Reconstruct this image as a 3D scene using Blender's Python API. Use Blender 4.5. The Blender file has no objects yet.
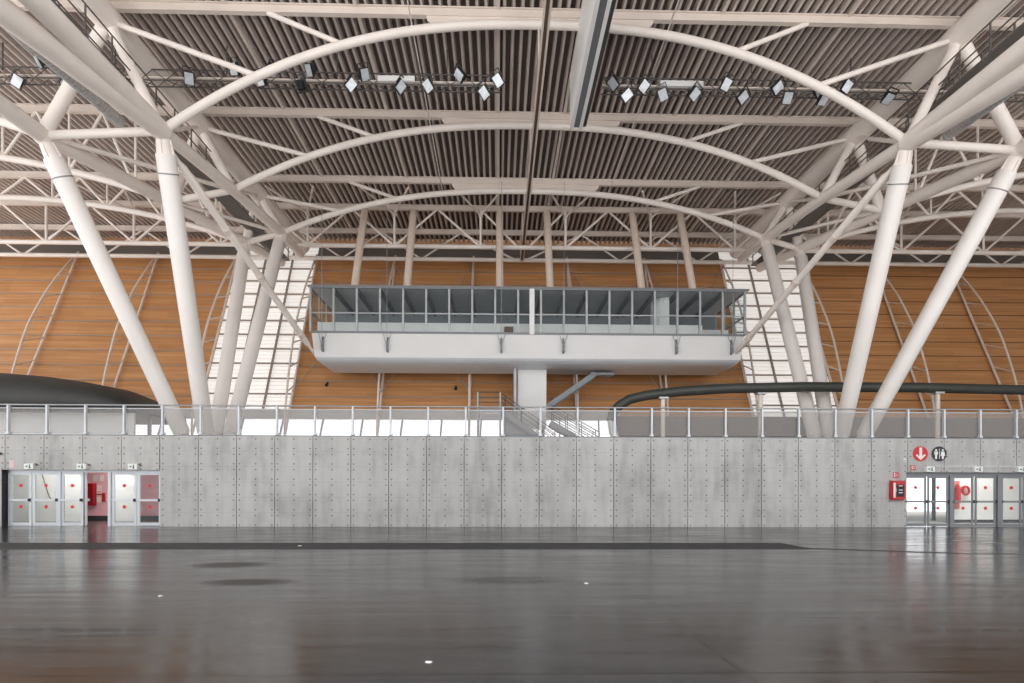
import bpy, bmesh, math, random
from mathutils import Vector, Matrix, Euler
random.seed(7)
V = Vector
SC = bpy.context.scene
COL = SC.collection

# ------------------------------------------------------------------ materials
def new_mat(name):
    m = bpy.data.materials.new(name); m.use_nodes = True
    nt = m.node_tree; b = nt.nodes['Principled BSDF']
    return m, nt, b
def N(nt, t, **kw):
    n = nt.nodes.new(t)
    for k, v in kw.items():
        if k.startswith('i_'): n.inputs[k[2:].replace('_', ' ')].default_value = v
        else: setattr(n, k, v)
    return n
def L(nt, a, b): nt.links.new(a, b)
def M_(nt, op, a, b=None, c=None):
    n = nt.nodes.new('ShaderNodeMath'); n.operation = op
    for i, x in enumerate((a, b, c)):
        if x is None: continue
        if isinstance(x, (int, float)): n.inputs[i].default_value = x
        else: nt.links.new(x, n.inputs[i])
    return n.outputs[0]
def ramp(nt, src, stops):
    r = nt.nodes.new('ShaderNodeValToRGB'); e = r.color_ramp.elements
    while len(e) < len(stops): e.new(0.5)
    for k, (p, c) in enumerate(stops):
        e[k].position = p; e[k].color = (*c, 1)
    nt.links.new(src, r.inputs[0]); return r.outputs[0]
def lin(c):
    return tuple(((x/255)/12.92 if x/255 <= .04045 else ((x/255+.055)/1.055)**2.4) for x in c)
def plain(name, rgb, rough=.5, metal=0, var=.06, scale=3.0, bump=0.0, emis=None, es=0):
    """painted or metal surface with a little procedural wear"""
    m, nt, b = new_mat(name)
    c = lin(rgb)
    tc = N(nt, 'ShaderNodeTexCoord')
    nz = N(nt, 'ShaderNodeTexNoise'); nz.inputs['Scale'].default_value = scale; nz.inputs['Detail'].default_value = 4
    L(nt, tc.outputs['Object'], nz.inputs['Vector'])
    col = ramp(nt, nz.outputs[0], [(.3, tuple(x*(1-var) for x in c)), (.7, tuple(min(1, x*(1+var)) for x in c))])
    L(nt, col, b.inputs['Base Color'])
    b.inputs['Roughness'].default_value = rough; b.inputs['Metallic'].default_value = metal
    if bump:
        bp = N(nt, 'ShaderNodeBump'); bp.inputs['Strength'].default_value = bump
        L(nt, nz.outputs[0], bp.inputs['Height']); L(nt, bp.outputs[0], b.inputs['Normal'])
    if emis:
        b.inputs['Emission Color'].default_value = (*lin(emis), 1); b.inputs['Emission Strength'].default_value = es
    return m
def glassy(name, tint, haze, rough=.05, body=(200, 200, 200)):
    """see-through pane: mostly transparent with a reflective or frosted share"""
    m, nt, b = new_mat(name)
    b.inputs['Base Color'].default_value = (*lin(body), 1); b.inputs['Roughness'].default_value = rough
    b.inputs['Specular IOR Level'].default_value = .6
    tr = N(nt, 'ShaderNodeBsdfTransparent'); tr.inputs[0].default_value = (*lin(tint), 1)
    mx = N(nt, 'ShaderNodeMixShader'); mx.inputs[0].default_value = haze
    L(nt, tr.outputs[0], mx.inputs[1]); L(nt, b.outputs[0], mx.inputs[2])
    L(nt, mx.outputs[0], nt.nodes['Material Output'].inputs['Surface'])
    return m

PAINT = plain('white_steel_paint', (240, 231, 223), .42, 0, .05, .8)
PAINT_COL = plain('column_paint', (232, 226, 221), .38, 0, .04, .7)
BEAM = plain('beam_paint', (226, 214, 204), .5, 0, .06, .8)
GALV = plain('galvanised_steel', (170, 172, 174), .4, .5, .1, 2)
ALU = plain('aluminium_frame', (200, 204, 208), .35, .3, .05, 2)
DARKALU = plain('grey_door_frame', (128, 131, 135), .4, .3, .05, 2)
TRAYGREY = plain('grey_cable_tray', (186, 180, 176), .5)
CATGREY = plain('catwalk_steel', (104, 100, 97), .5, .2)
BLACK = plain('black_coating', (28, 28, 30), .5)
DARKGREY = plain('dark_grey_metal', (66, 66, 68), .5, .2)
TRUSSGREY = plain('truss_grey', (92, 88, 86), .5, .2)
RED = plain('red_enamel', (190, 22, 30), .35)
WHITE = plain('white_panel', (232, 232, 230), .55, 0, .03, .6)
BAND = plain('booth_white_panel', (226, 225, 224), .5, 0, .03, .5)
BELLY = plain('booth_soffit_panel', (208, 210, 214), .4, .1, .05, .4)
BOOTHBACK = plain('booth_back_wall', (132, 136, 140), .6, 0, .06, 1)
BOOTHCEIL = plain('booth_ceiling', (214, 216, 218), .6, 0, .06, 1)
DUCT = plain('dark_rubber_sleeve', (58, 60, 56), .45, 0, .15, 1.2, .1)
CANOPY = plain('dark_membrane', (50, 50, 48), .55, 0, .15, .8, .1)
PINK = plain('pink_wall_paint', (240, 182, 188), .5, 0, .04, 1)
NAVY = plain('navy_sign', (22, 28, 44), .4)
SIGNRED = plain('red_sign', (205, 22, 34), .4)
SIGNWHITE = plain('sign_white', (236, 236, 234), .5)
GREEN = plain('exit_green', (30, 120, 70), .5)
DOTRED = plain('red_sticker', (214, 44, 52), .5)
LENS = plain('floodlight_glass', (214, 220, 226), .12, .2, .12, 6)
BROWN = plain('brown_cardboard', (110, 88, 72), .7)
STAIRGREY = plain('stair_grey', (126, 130, 134), .45, .3, .06, 2)
DECKEDGE = plain('slab_concrete', (196, 194, 190), .7, 0, .05, .5)
FRIEZE = plain('grey_frieze_cladding', (120, 112, 106), .7, 0, .08, .4)
GLASS_BOOTH = glassy('booth_glass', (250, 252, 252), .04, .04, (120, 125, 130))
GLASS_RAIL = glassy('frosted_rail_glass', (249, 249, 249), .26, .25, (176, 172, 168))
GLASS_DOOR = glassy('door_glass', (251, 252, 252), .07, .05, (190, 194, 196))
GLASS_WIN = glassy('clear_window_glass', (252, 252, 252), .03, .05)
LOBBYFILL = plain('lobby_fill_glow', (250, 250, 248), .4, emis=(255, 252, 246), es=22)  # glow of the fill lights added in the door lobbies
RAILBROWN = plain('brown_rail', (128, 88, 52), .6)  # darker brown for the rails on the right-hand timber
RAILGREY = plain('weathered_rail', (150, 138, 128), .6)
TERRACE = plain('pale_paving', (226, 225, 222), .7)
PAPER = plain('paper_scrap', (225, 222, 218), .8)
TAPE = plain('red_tape', (196, 60, 60), .6)

def deck_mat():
    m, nt, b = new_mat('profiled_roof_deck')
    tc = N(nt, 'ShaderNodeTexCoord'); mp = N(nt, 'ShaderNodeMapping'); mp.inputs['Scale'].default_value = (2.6, .12, 1)
    L(nt, tc.outputs['Object'], mp.inputs[0])
    nz = N(nt, 'ShaderNodeTexNoise'); nz.inputs['Scale'].default_value = 1.5; nz.inputs['Detail'].default_value = 3
    L(nt, mp.outputs[0], nz.inputs['Vector'])
    L(nt, ramp(nt, nz.outputs[0], [(.3, lin((196, 184, 178))), (.7, lin((216, 204, 197)))]), b.inputs['Base Color'])
    b.inputs['Roughness'].default_value = .55
    return m
DECK = deck_mat()
DECKPAN = plain('deck_pan_shaded', (98, 87, 82), .8, 0, .12, .5)  # pans coloured darker to carry the shade between the ribs

def concrete_mat(X0, P, ZT):
    m, nt, b = new_mat('formwork_concrete')
    tc = N(nt, 'ShaderNodeTexCoord'); sp = N(nt, 'ShaderNodeSeparateXYZ'); L(nt, tc.outputs['Object'], sp.inputs[0])
    x, z = sp.outputs[0], sp.outputs[2]
    u = M_(nt, 'FRACT', M_(nt, 'DIVIDE', M_(nt, 'SUBTRACT', x, X0 - 100*P), P))
    board = .66
    v = M_(nt, 'FRACT', M_(nt, 'DIVIDE', M_(nt, 'SUBTRACT', ZT + 10*board, z), board))
    # horizontal board joints
    dv = M_(nt, 'MINIMUM', v, M_(nt, 'SUBTRACT', 1.0, v))
    line = M_(nt, 'LESS_THAN', dv, .022)
    # tie holes: three columns, a pair of rows round every joint
    du = M_(nt, 'MINIMUM', M_(nt, 'MINIMUM', M_(nt, 'ABSOLUTE', M_(nt, 'SUBTRACT', u, .075)), M_(nt, 'ABSOLUTE', M_(nt, 'SUBTRACT', u, .5))),
             M_(nt, 'ABSOLUTE', M_(nt, 'SUBTRACT', u, .925)))
    dx = M_(nt, 'MULTIPLY', du, P)
    dz = M_(nt, 'MULTIPLY', M_(nt, 'ABSOLUTE', M_(nt, 'SUBTRACT', dv, .19)), board)
    r = M_(nt, 'SQRT', M_(nt, 'ADD', M_(nt, 'MULTIPLY', dx, dx), M_(nt, 'MULTIPLY', dz, dz)))
    hole = M_(nt, 'LESS_THAN', r, .034)
    n1 = N(nt, 'ShaderNodeTexNoise'); n1.inputs['Scale'].default_value = .55; n1.inputs['Detail'].default_value = 8; n1.inputs['Roughness'].default_value = .65
    L(nt, tc.outputs['Object'], n1.inputs['Vector'])
    mp = N(nt, 'ShaderNodeMapping'); mp.inputs['Scale'].default_value = (2.5, 1, .35); L(nt, tc.outputs['Object'], mp.inputs[0])
    n2 = N(nt, 'ShaderNodeTexNoise'); n2.inputs['Scale'].default_value = 1.3; n2.inputs['Detail'].default_value = 6
    L(nt, mp.outputs[0], n2.inputs['Vector'])
    mixn = M_(nt, 'ADD', M_(nt, 'MULTIPLY', n1.outputs[0], .6), M_(nt, 'MULTIPLY', n2.outputs[0], .4))
    base = ramp(nt, mixn, [(.32, lin((154, 153, 150))), (.5, lin((186, 184, 181))), (.7, lin((201, 199, 196)))])
    # per-panel tone
    fl = M_(nt, 'FLOOR', M_(nt, 'DIVIDE', M_(nt, 'SUBTRACT', x, X0 - 100*P), P))
    wn = N(nt, 'ShaderNodeTexWhiteNoise', noise_dimensions='1D'); L(nt, fl, wn.inputs['W'])
    tone = M_(nt, 'ADD', .94, M_(nt, 'MULTIPLY', wn.outputs[0], .12))
    dark = M_(nt, 'MULTIPLY', M_(nt, 'SUBTRACT', 1.0, M_(nt, 'MULTIPLY', hole, .62)), M_(nt, 'SUBTRACT', 1.0, M_(nt, 'MULTIPLY', line, .1)))
    f = M_(nt, 'MULTIPLY', tone, dark)
    mx = N(nt, 'ShaderNodeVectorMath', operation='SCALE'); L(nt, base, mx.inputs[0]); L(nt, f, mx.inputs['Scale'])
    L(nt, mx.outputs[0], b.inputs['Base Color'])
    b.inputs['Roughness'].default_value = .75
    bp = N(nt, 'ShaderNodeBump'); bp.inputs['Strength'].default_value = .25; bp.inputs['Distance'].default_value = .03
    h = M_(nt, 'SUBTRACT', M_(nt, 'MULTIPLY', n2.outputs[0], .3), hole)
    L(nt, h, bp.inputs['Height']); L(nt, bp.outputs[0], b.inputs['Normal'])
    return m

def floor_mat():
    m, nt, b = new_mat('polished_concrete_floor')
    tc = N(nt, 'ShaderNodeTexCoord'); O = tc.outputs['Object']
    sp = N(nt, 'ShaderNodeSeparateXYZ'); L(nt, O, sp.inputs[0]); x, y = sp.outputs[0], sp.outputs[1]
    n1 = N(nt, 'ShaderNodeTexNoise'); n1.inputs['Scale'].default_value = .22; n1.inputs['Detail'].default_value = 8; n1.inputs['Roughness'].default_value = .6
    L(nt, O, n1.inputs['Vector'])
    mp = N(nt, 'ShaderNodeMapping'); mp.inputs['Scale'].default_value = (.35, 2.2, 1); mp.inputs['Rotation'].default_value = (0, 0, .12); L(nt, O, mp.inputs[0])
    n2 = N(nt, 'ShaderNodeTexNoise'); n2.inputs['Scale'].default_value = 1.1; n2.inputs['Detail'].default_value = 7; n2.inputs['Roughness'].default_value = .62
    L(nt, mp.outputs[0], n2.inputs['Vector'])
    mixn = M_(nt, 'ADD', M_(nt, 'MULTIPLY', n1.outputs[0], .55), M_(nt, 'MULTIPLY', n2.outputs[0], .45))
    base = ramp(nt, mixn, [(.32, lin((34, 33, 33))), (.5, lin((52, 51, 50))), (.68, lin((78, 76, 74)))])
    # slab joints
    def joint(c, off, per, w):
        t = M_(nt, 'FRACT', M_(nt, 'DIVIDE', M_(nt, 'ADD', c, off + 100*per), per))
        d = M_(nt, 'MULTIPLY', M_(nt, 'ABSOLUTE', M_(nt, 'SUBTRACT', t, .5)), per)
        return M_(nt, 'LESS_THAN', d, w)
    j = M_(nt, 'MAXIMUM', joint(x, 2.65 + 2.4, 4.8, .025), joint(y, -11.2 + 3.0, 6.0, .03))
    # two worn, dark oil stains with soft outlines and a scuffed patch
    def stain(cx, cy, rx, ry):
        a = M_(nt, 'DIVIDE', M_(nt, 'SUBTRACT', x, cx), rx); c = M_(nt, 'DIVIDE', M_(nt, 'SUBTRACT', y, cy), ry)
        d = M_(nt, 'SQRT', M_(nt, 'ADD', M_(nt, 'MULTIPLY', a, a), M_(nt, 'MULTIPLY', c, c)))
        d = M_(nt, 'ADD', d, M_(nt, 'MULTIPLY', M_(nt, 'SUBTRACT', n2.outputs[0], .5), 1.3))
        mr = N(nt, 'ShaderNodeMapRange'); mr.inputs[1].default_value = .55; mr.inputs[2].default_value = 1.25; mr.inputs[3].default_value = 1; mr.inputs[4].default_value = 0
        L(nt, d, mr.inputs[0]); return mr.outputs[0]
    st = M_(nt, 'MAXIMUM', M_(nt, 'MAXIMUM', stain(-5.65, 12.8, .75, .5), stain(-4.3, 10.4, .75, .42)), M_(nt, 'MULTIPLY', stain(.2, 10.6, 1.0, .5), .5))
    f = M_(nt, 'SUBTRACT', M_(nt, 'SUBTRACT', 1.0, M_(nt, 'MULTIPLY', j, .55)), M_(nt, 'MULTIPLY', st, .62))
    sc = N(nt, 'ShaderNodeVectorMath', operation='SCALE'); L(nt, base, sc.inputs[0]); L(nt, f, sc.inputs['Scale'])
    L(nt, sc.outputs[0], b.inputs['Base Color'])
    rg = N(nt, 'ShaderNodeMapRange'); rg.inputs[1].default_value = .3; rg.inputs[2].default_value = .7; rg.inputs[3].default_value = .12; rg.inputs[4].default_value = .27
    L(nt, mixn, rg.inputs[0]); L(nt, M_(nt, 'ADD', M_(nt, 'ADD', rg.outputs[0], M_(nt, 'MULTIPLY', M_(nt, 'SUBTRACT', n2.outputs[0], .5), .22)), M_(nt, 'MULTIPLY', st, .22)), b.inputs['Roughness'])
    b.inputs['Specular IOR Level'].default_value = .36
    mp3 = N(nt, 'ShaderNodeMapping'); mp3.inputs['Scale'].default_value = (.22, 1.9, 1); L(nt, O, mp3.inputs[0])
    n3 = N(nt, 'ShaderNodeTexNoise'); n3.inputs['Scale'].default_value = 1.6; n3.inputs['Detail'].default_value = 3
    L(nt, mp3.outputs[0], n3.inputs['Vector'])
    bp = N(nt, 'ShaderNodeBump'); bp.inputs['Strength'].default_value = .3; bp.inputs['Distance'].default_value = .015
    L(nt, n3.outputs[0], bp.inputs['Height']); L(nt, bp.outputs[0], b.inputs['Normal'])
    return m

def wood_mat():
    m, nt, b = new_mat('orange_wood_panelling')
    tc = N(nt, 'ShaderNodeTexCoord'); O = tc.outputs['Object']
    sp = N(nt, 'ShaderNodeSeparateXYZ'); L(nt, O, sp.inputs[0])
    mp = N(nt, 'ShaderNodeMapping'); mp.inputs['Scale'].default_value = (.12, 1, 3.2); L(nt, O, mp.inputs[0])
    n = N(nt, 'ShaderNodeTexNoise'); n.inputs['Scale'].default_value = 1.6; n.inputs['Detail'].default_value = 6
    L(nt, mp.outputs[0], n.inputs['Vector'])
    bz = M_(nt, 'FRACT', M_(nt, 'DIVIDE', sp.outputs[2], .28))
    ln = M_(nt, 'LESS_THAN', bz, .1)
    # sheets of slightly different tone
    sx = M_(nt, 'FLOOR', M_(nt, 'DIVIDE', sp.outputs[0], 3.0)); sz = M_(nt, 'FLOOR', M_(nt, 'DIVIDE', sp.outputs[2], .56))
    wn = N(nt, 'ShaderNodeTexWhiteNoise', noise_dimensions='2D'); cb = N(nt, 'ShaderNodeCombineXYZ')
    L(nt, sx, cb.inputs[0]); L(nt, sz, cb.inputs[1]); L(nt, cb.outputs[0], wn.inputs['Vector'])
    c = ramp(nt, n.outputs[0], [(.3, lin((184, 128, 78))), (.7, lin((210, 156, 106)))])
    f = M_(nt, 'MULTIPLY', M_(nt, 'SUBTRACT', 1.0, M_(nt, 'MULTIPLY', ln, .16)), M_(nt, 'ADD', .92, M_(nt, 'MULTIPLY', wn.outputs[0], .14)))
    sc = N(nt, 'ShaderNodeVectorMath', operation='SCALE'); L(nt, c, sc.inputs[0]); L(nt, f, sc.inputs['Scale'])
    L(nt, sc.outputs[0], b.inputs['Base Color']); b.inputs['Roughness'].default_value = .55
    return m
WOOD = wood_mat()

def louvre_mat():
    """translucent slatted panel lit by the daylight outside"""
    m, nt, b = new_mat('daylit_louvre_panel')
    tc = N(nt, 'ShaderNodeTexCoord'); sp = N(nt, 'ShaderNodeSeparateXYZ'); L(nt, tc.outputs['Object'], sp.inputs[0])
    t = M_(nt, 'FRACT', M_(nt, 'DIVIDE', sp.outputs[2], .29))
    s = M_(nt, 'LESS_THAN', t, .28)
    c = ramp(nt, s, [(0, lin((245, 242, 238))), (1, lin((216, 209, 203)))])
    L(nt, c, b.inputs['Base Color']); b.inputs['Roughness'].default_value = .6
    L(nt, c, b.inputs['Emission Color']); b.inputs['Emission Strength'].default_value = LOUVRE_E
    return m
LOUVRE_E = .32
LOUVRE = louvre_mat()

# ------------------------------------------------------------------ mesh helpers
class MB:
    def __init__(s): s.bm = bmesh.new()
    def box(s, x0, x1, y0, y1, z0, z1, mi=0):
        vs = [s.bm.verts.new((x, y, z)) for x in (x0, x1) for y in (y0, y1) for z in (z0, z1)]
        for f in ((0,1,3,2),(4,6,7,5),(0,4,5,1),(2,3,7,6),(0,2,6,4),(1,5,7,3)):
            fc = s.bm.faces.new([vs[i] for i in f]); fc.material_index = mi
        return s
    def bar(s, p0, p1, w, h, up=(0,0,1)):
        """rectangular bar between two points"""
        p0, p1 = V(p0), V(p1); d = (p1-p0).normalized(); u = V(up)
        if abs(d.dot(u)) > .98: u = V((0,1,0))
        a = d.cross(u).normalized(); c = a.cross(d).normalized()
        vs = []
        for p in (p0, p1):
            for i, j in ((-1,-1),(1,-1),(1,1),(-1,1)): vs.append(s.bm.verts.new(p + a*(i*w/2) + c*(j*h/2)))
        for f in ((3,2,1,0),(4,5,6,7),(0,1,5,4),(1,2,6,5),(2,3,7,6),(3,0,4,7)): s.bm.faces.new([vs[i] for i in f])
        return s
    def path(s, pts, r, n=12, caps=True):
        """round tube along points; r a number or one radius per point"""
        pts = [V(p) for p in pts]; rs = r if isinstance(r, (list, tuple)) else [r]*len(pts)
        rings = []; prev = None
        for i, p in enumerate(pts):
            if i == 0: d = pts[1]-p
            elif i == len(pts)-1: d = p-pts[i-1]
            else: d = (pts[i+1]-p).normalized()+(p-pts[i-1]).normalized()
            d = d.normalized()
            if prev is None:
                u = V((0,0,1)) if abs(d.z) < .9 else V((1,0,0)); a = d.cross(u).normalized()
            else: a = (prev - d*prev.dot(d)).normalized()
            prev = a; c = d.cross(a)
            rings.append([s.bm.verts.new(p + (a*math.cos(2*math.pi*k/n)+c*math.sin(2*math.pi*k/n))*rs[i]) for k in range(n)])
        for A, B in zip(rings, rings[1:]):
            for k in range(n):
                f = s.bm.faces.new((A[k], A[(k+1)%n], B[(k+1)%n], B[k])); f.smooth = True
        if caps:
            for R, rev in ((rings[0], True), (rings[-1], False)):
                s.bm.faces.new(R[::-1] if rev else R)
                for k in range(n):
                    e = s.bm.edges.get((R[k], R[(k+1)%n]))
                    if e: e.smooth = False
        return s
    def tube(s, p0, p1, r, r2=None, n=12): return s.path([p0, p1], [r, r if r2 is None else r2], n)
    def prism(s, poly, axis, t0, t1):
        """extrude a 2-D outline: axis 'y' -> outline in (x,z), 'x' -> (y,z), 'z' -> (x,y)"""
        def P(a, b, t): return {'y': (a, t, b), 'x': (t, a, b), 'z': (a, b, t)}[axis]
        A = [s.bm.verts.new(P(a, b, t0)) for a, b in poly]; B = [s.bm.verts.new(P(a, b, t1)) for a, b in poly]
        s.bm.faces.new(A); s.bm.faces.new(B[::-1]); n = len(poly)
        for k in range(n): s.bm.faces.new((A[k], B[k], B[(k+1)%n], A[(k+1)%n]))
        return s
    def disc(s, c, r, t, n=28):
        """disc facing -Y"""
        return s.prism([(c[0]+r*math.cos(2*math.pi*k/n), c[2]+r*math.sin(2*math.pi*k/n)) for k in range(n)], 'y', c[1], c[1]+t)
    def build(s, name, mat, parent=None, label=None):
        bm = s.bm; bmesh.ops.recalc_face_normals(bm, faces=bm.faces[:])
        root = parent
        while root is not None and root.parent is not None: root = root.parent
        if root is not None: bmesh.ops.translate(bm, verts=bm.verts[:], vec=-root.location)
        me = bpy.data.meshes.new(name); bm.to_mesh(me); bm.free()
        for mm in (mat if isinstance(mat, (list, tuple)) else [mat]): me.materials.append(mm)
        o = bpy.data.objects.new(name, me); COL.objects.link(o)
        if parent is not None: o.parent = parent
        if label: o['label'] = label
        return o
def tag(o, label, cat, group=None):
    o['label'] = label; o['category'] = cat
    if group: o['group'] = group
    return o
def thing(name, label, cat, loc, group=None):
    o = bpy.data.objects.new(name, None); COL.objects.link(o); o.location = loc; o.empty_display_size = .3
    return tag(o, label, cat, group)
def solo(mb, name, mat, label, cat, group=None):
    """a thing that is one mesh; origin moved to the base of its geometry"""
    vs = [v.co.copy() for v in mb.bm.verts]
    c = V(((min(v.x for v in vs)+max(v.x for v in vs))/2, (min(v.y for v in vs)+max(v.y for v in vs))/2, min(v.z for v in vs)))
    bmesh.ops.translate(mb.bm, verts=mb.bm.verts[:], vec=-c)
    o = mb.build(name, mat); o.location = c
    return tag(o, label, cat, group)
def struct(mb, name, mat, parent=None):
    o = mb.build(name, mat, parent)
    if parent is None: o['kind'] = 'structure'
    return o
def sroot(name, loc):
    o = bpy.data.objects.new(name, None); COL.objects.link(o); o.location = loc; o['kind'] = 'structure'; return o
ORD = ['first','second','third','fourth','fifth','sixth','seventh','eighth','ninth','tenth','eleventh','twelfth','thirteenth','fourteenth','fifteenth','sixteenth']
SIDE = {-1: 'left', 1: 'right'}

# ------------------------------------------------------------------ key dimensions (metres; hall axis along +Y)
XC = 1.65            # centreline of the hall
WY = 26.0            # face of the concrete wall
JX, JP = .14, 1.63    # formwork joints
MZ = 3.9             # mezzanine level
FR = [24.1, 30.7, 37.2, 40.8, 44.6]     # roof frames
ZB0, ZB1 = 20.6, 20.98                  # beam bottom / top
def wallY(z): return 37.2 + .47*z       # the leaning timber wall

# ------------------------------------------------------------------ setting
CONC = concrete_mat(JX, JP, MZ)
FLOOR = floor_mat()
struct(MB().box(-34, 38, 2.2, 46, -.3, 0), 'floor', FLOOR)
# concrete wall: one formwork panel between every two joints, openings for the door banks
DL0, DL1, DR0, DR1, DH = -21.2, -14.56, 18.0, 25.6, 2.42
w = MB(); g = .014
jx = [JX + JP*k for k in range(-25, 28)]
for a, b_ in zip(jx, jx[1:]):
    for lo, hi, z0 in ((a, b_, 0),):
        segs = [(a, b_, 0.0)]
        def cut(segs, d0, d1):
            out = []
            for s0, s1, z in segs:
                if s1 <= d0 or s0 >= d1: out.append((s0, s1, z)); continue
                if s0 < d0: out.append((s0, d0, z))
                if s1 > d1: out.append((d1, s1, z))
                out.append((max(s0, d0), min(s1, d1), DH))
            return out
        segs = cut(cut(segs, DL0, DL1), DR0, DR1)
        for s0, s1, z in segs:
            if s1 - s0 < .05: continue
            w.box(s0 + (g if abs(s0-a) < 1e-6 else 0), s1 - (g if abs(s1-b_) < 1e-6 else 0), WY, WY+.32, z, MZ)
w.box(jx[0], DL0, WY+.12, WY+.4, 0, MZ-.02); w.box(DL1, DR0, WY+.12, WY+.4, 0, MZ-.02); w.box(DR1, jx[-1], WY+.12, WY+.4, 0, MZ-.02)
w.box(DL0, DL1, WY+.12, WY+.4, DH+.01, MZ-.02); w.box(DR0, DR1, WY+.12, WY+.4, DH+.01, MZ-.02)
struct(w, 'wall_front', CONC)
struct(MB().box(-42, 46, WY+.05, 41.5, MZ-.35, MZ-.03), 'floor_mezzanine', DECKEDGE)
# timber wall leaning outwards, with glazing bays
BX = [XC + s for s in (-45.6, -39.6, -33.6, -27.6, -21.6, -15.6, -9.6, -3.6, 3.6, 9.6, 15.6, 21.6, 27.6, 33.6, 39.6, 45.6)]
WIN_X0, WIN_X1 = XC-27.6, 8.2
ZL = 6.95
w = MB()
def lean(mb, x0, x1, z0, z1, off0=0, off1=.15):
    mb.prism([(wallY(z0)+off0, z0), (wallY(z1)+off0, z1), (wallY(z1)+off1, z1), (wallY(z0)+off1, z0)], 'x', x0, x1)
for x0, x1, z0 in ((-44, BX[3], MZ), (BX[3], BX[4], ZL), (BX[5], WIN_X1, ZL), (WIN_X1, BX[10], MZ), (BX[11], 48, MZ)):
    lean(w, x0, x1, z0, 19.55)
lean(w, BX[10], BX[11], MZ, 6.3)
lean(w, -44, 48, 20.75, 21.6)
struct(w, 'wall_back', WOOD)
w = MB(); lean(w, -44, BX[4], 19.5, 20.75, -.05); lean(w, BX[5], BX[10], 19.5, 20.75, -.05); lean(w, BX[11], 48, 19.5, 20.75, -.05)
struct(w, 'trim_frieze', FRIEZE)
w = MB(); lean(w, BX[3], WIN_X1, 6.3, 6.95, -.18, .2); struct(w, 'trim_lintel', DECKEDGE)
k = 0
for x0, x1, z0 in ((BX[4], BX[5], 6.95), (BX[10], BX[11], 6.3)):
    k += 1
    r = sroot('window_%d' % k, (x0, wallY(z0), z0))
    p = MB(); lean(p, x0, x1, z0, 20.75, .02, .08); p.build('louvre_panel', LOUVRE, r)
    for j in range(1, 12):
        z = z0 + j*1.14
        if z > 20.3: break
        MB().bar((x0, wallY(z)-.1, z), (x1, wallY(z)-.1, z), .09, .1).build('rail', RAILGREY, r)
    for q in (.36, .7):
        x = x0 + q*(x1-x0)
        MB().bar((x, wallY(z0)-.12, z0), (x, wallY(20.6)-.12, 20.6), .12, .14).build('mullion', RAILGREY, r)
# strip window under the timber wall
r = sroot('window_3', (WIN_X0, wallY(MZ), MZ))
p = MB(); lean(p, WIN_X0, WIN_X1, MZ, 6.3, .02, .05); p.build('pane', GLASS_WIN, r)
for j in range(13):
    x = WIN_X0 + (WIN_X1-WIN_X0)*(j+.4)/13
    MB().bar((x, wallY(MZ)-.05, MZ), (x+.1, wallY(6.3)-.05, 6.3), .09, .12).build('mullion', GALV, r)
struct(MB().box(46.1, 46.4, 4, 47.5, 0, 21.5), 'wall_right_blocker', plain('dark_light_blocker', (84, 78, 72), .8))  # unseen dark wall, added to keep light off the right timber
# horizontal rails on the timber
k = 0
for j in range(11):
    z = 7.9 + 1.15*j
    if z > 19.4: break
    for x0, x1 in ((-44, BX[4]), (BX[5], BX[10]), (BX[11], 48)):
        k += 1
        struct(MB().bar((x0, wallY(z)-.04, z), (x1, wallY(z)-.04, z), .05, .06), 'trim_%d' % k, RAILGREY if x1 < XC+16 else RAILBROWN)
# profiled deck: narrow deep ribs running along the hall
def ceiling():
    mb = MB(); bm = mb.bm; per, dep = .37, .24
    prof = []; x = -43.0
    while x < 47:
        prof += [(x, 21.0+dep), (x+.2, 21.0+dep), (x+.235, 21.0), (x+.335, 21.0)]; x += per
    y0, y1 = 12.0, 47.0
    A = [bm.verts.new((a, y0, z)) for a, z in prof]; B = [bm.verts.new((a, y1, z)) for a, z in prof]
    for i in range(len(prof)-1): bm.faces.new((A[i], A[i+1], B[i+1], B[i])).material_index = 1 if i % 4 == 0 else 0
    mb.box(-43, 47, y0, y1, 21.45, 21.7)
    return mb
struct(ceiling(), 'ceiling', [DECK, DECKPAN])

# ------------------------------------------------------------------ roof frames
HA = 15.05
A_ = {0: (HA, 15.85), 1: (15.15, 16.8), 2: (HA, 17.42)}        # inner chord nodes (half width, z)
B_ = {0: (19.72, 15.6), 1: (18.25, 16.2), 2: (17.25, 16.8)}     # outer chord nodes
T_ = {0: (17.2, 20.2), 1: (16.85, 20.0), 2: (16.45, 19.75)}    # top chord nodes
CROWN = {0: 20.38, 1: 20.32, 2: 20.2}
FL = {0: ('nearest', 'in front of the hanging panel end'), 1: ('middle', ''), 2: ('farthest', '')}
def arch_z(k, u): return A_[k][1] + (CROWN[k]-A_[k][1])*(1-abs(u)**2.4)
FNAME = {0: 'nearest of the three arched white roof frames, crossing the top of the view',
         1: 'middle of the three arched white roof frames, behind the floodlight trusses',
         2: 'farthest and smallest-looking of the three arched white roof frames, above the booth'}
def ibeam(mb, x0, x1, y, z0, z1, wd=.22, tf=.05, tw=.07):
    mb.box(x0, x1, y-wd/2, y+wd/2, z0, z0+tf); mb.box(x0, x1, y-wd/2, y+wd/2, z1-tf, z1); mb.box(x0, x1, y-tw/2, y+tw/2, z0+tf, z1-tf)
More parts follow.
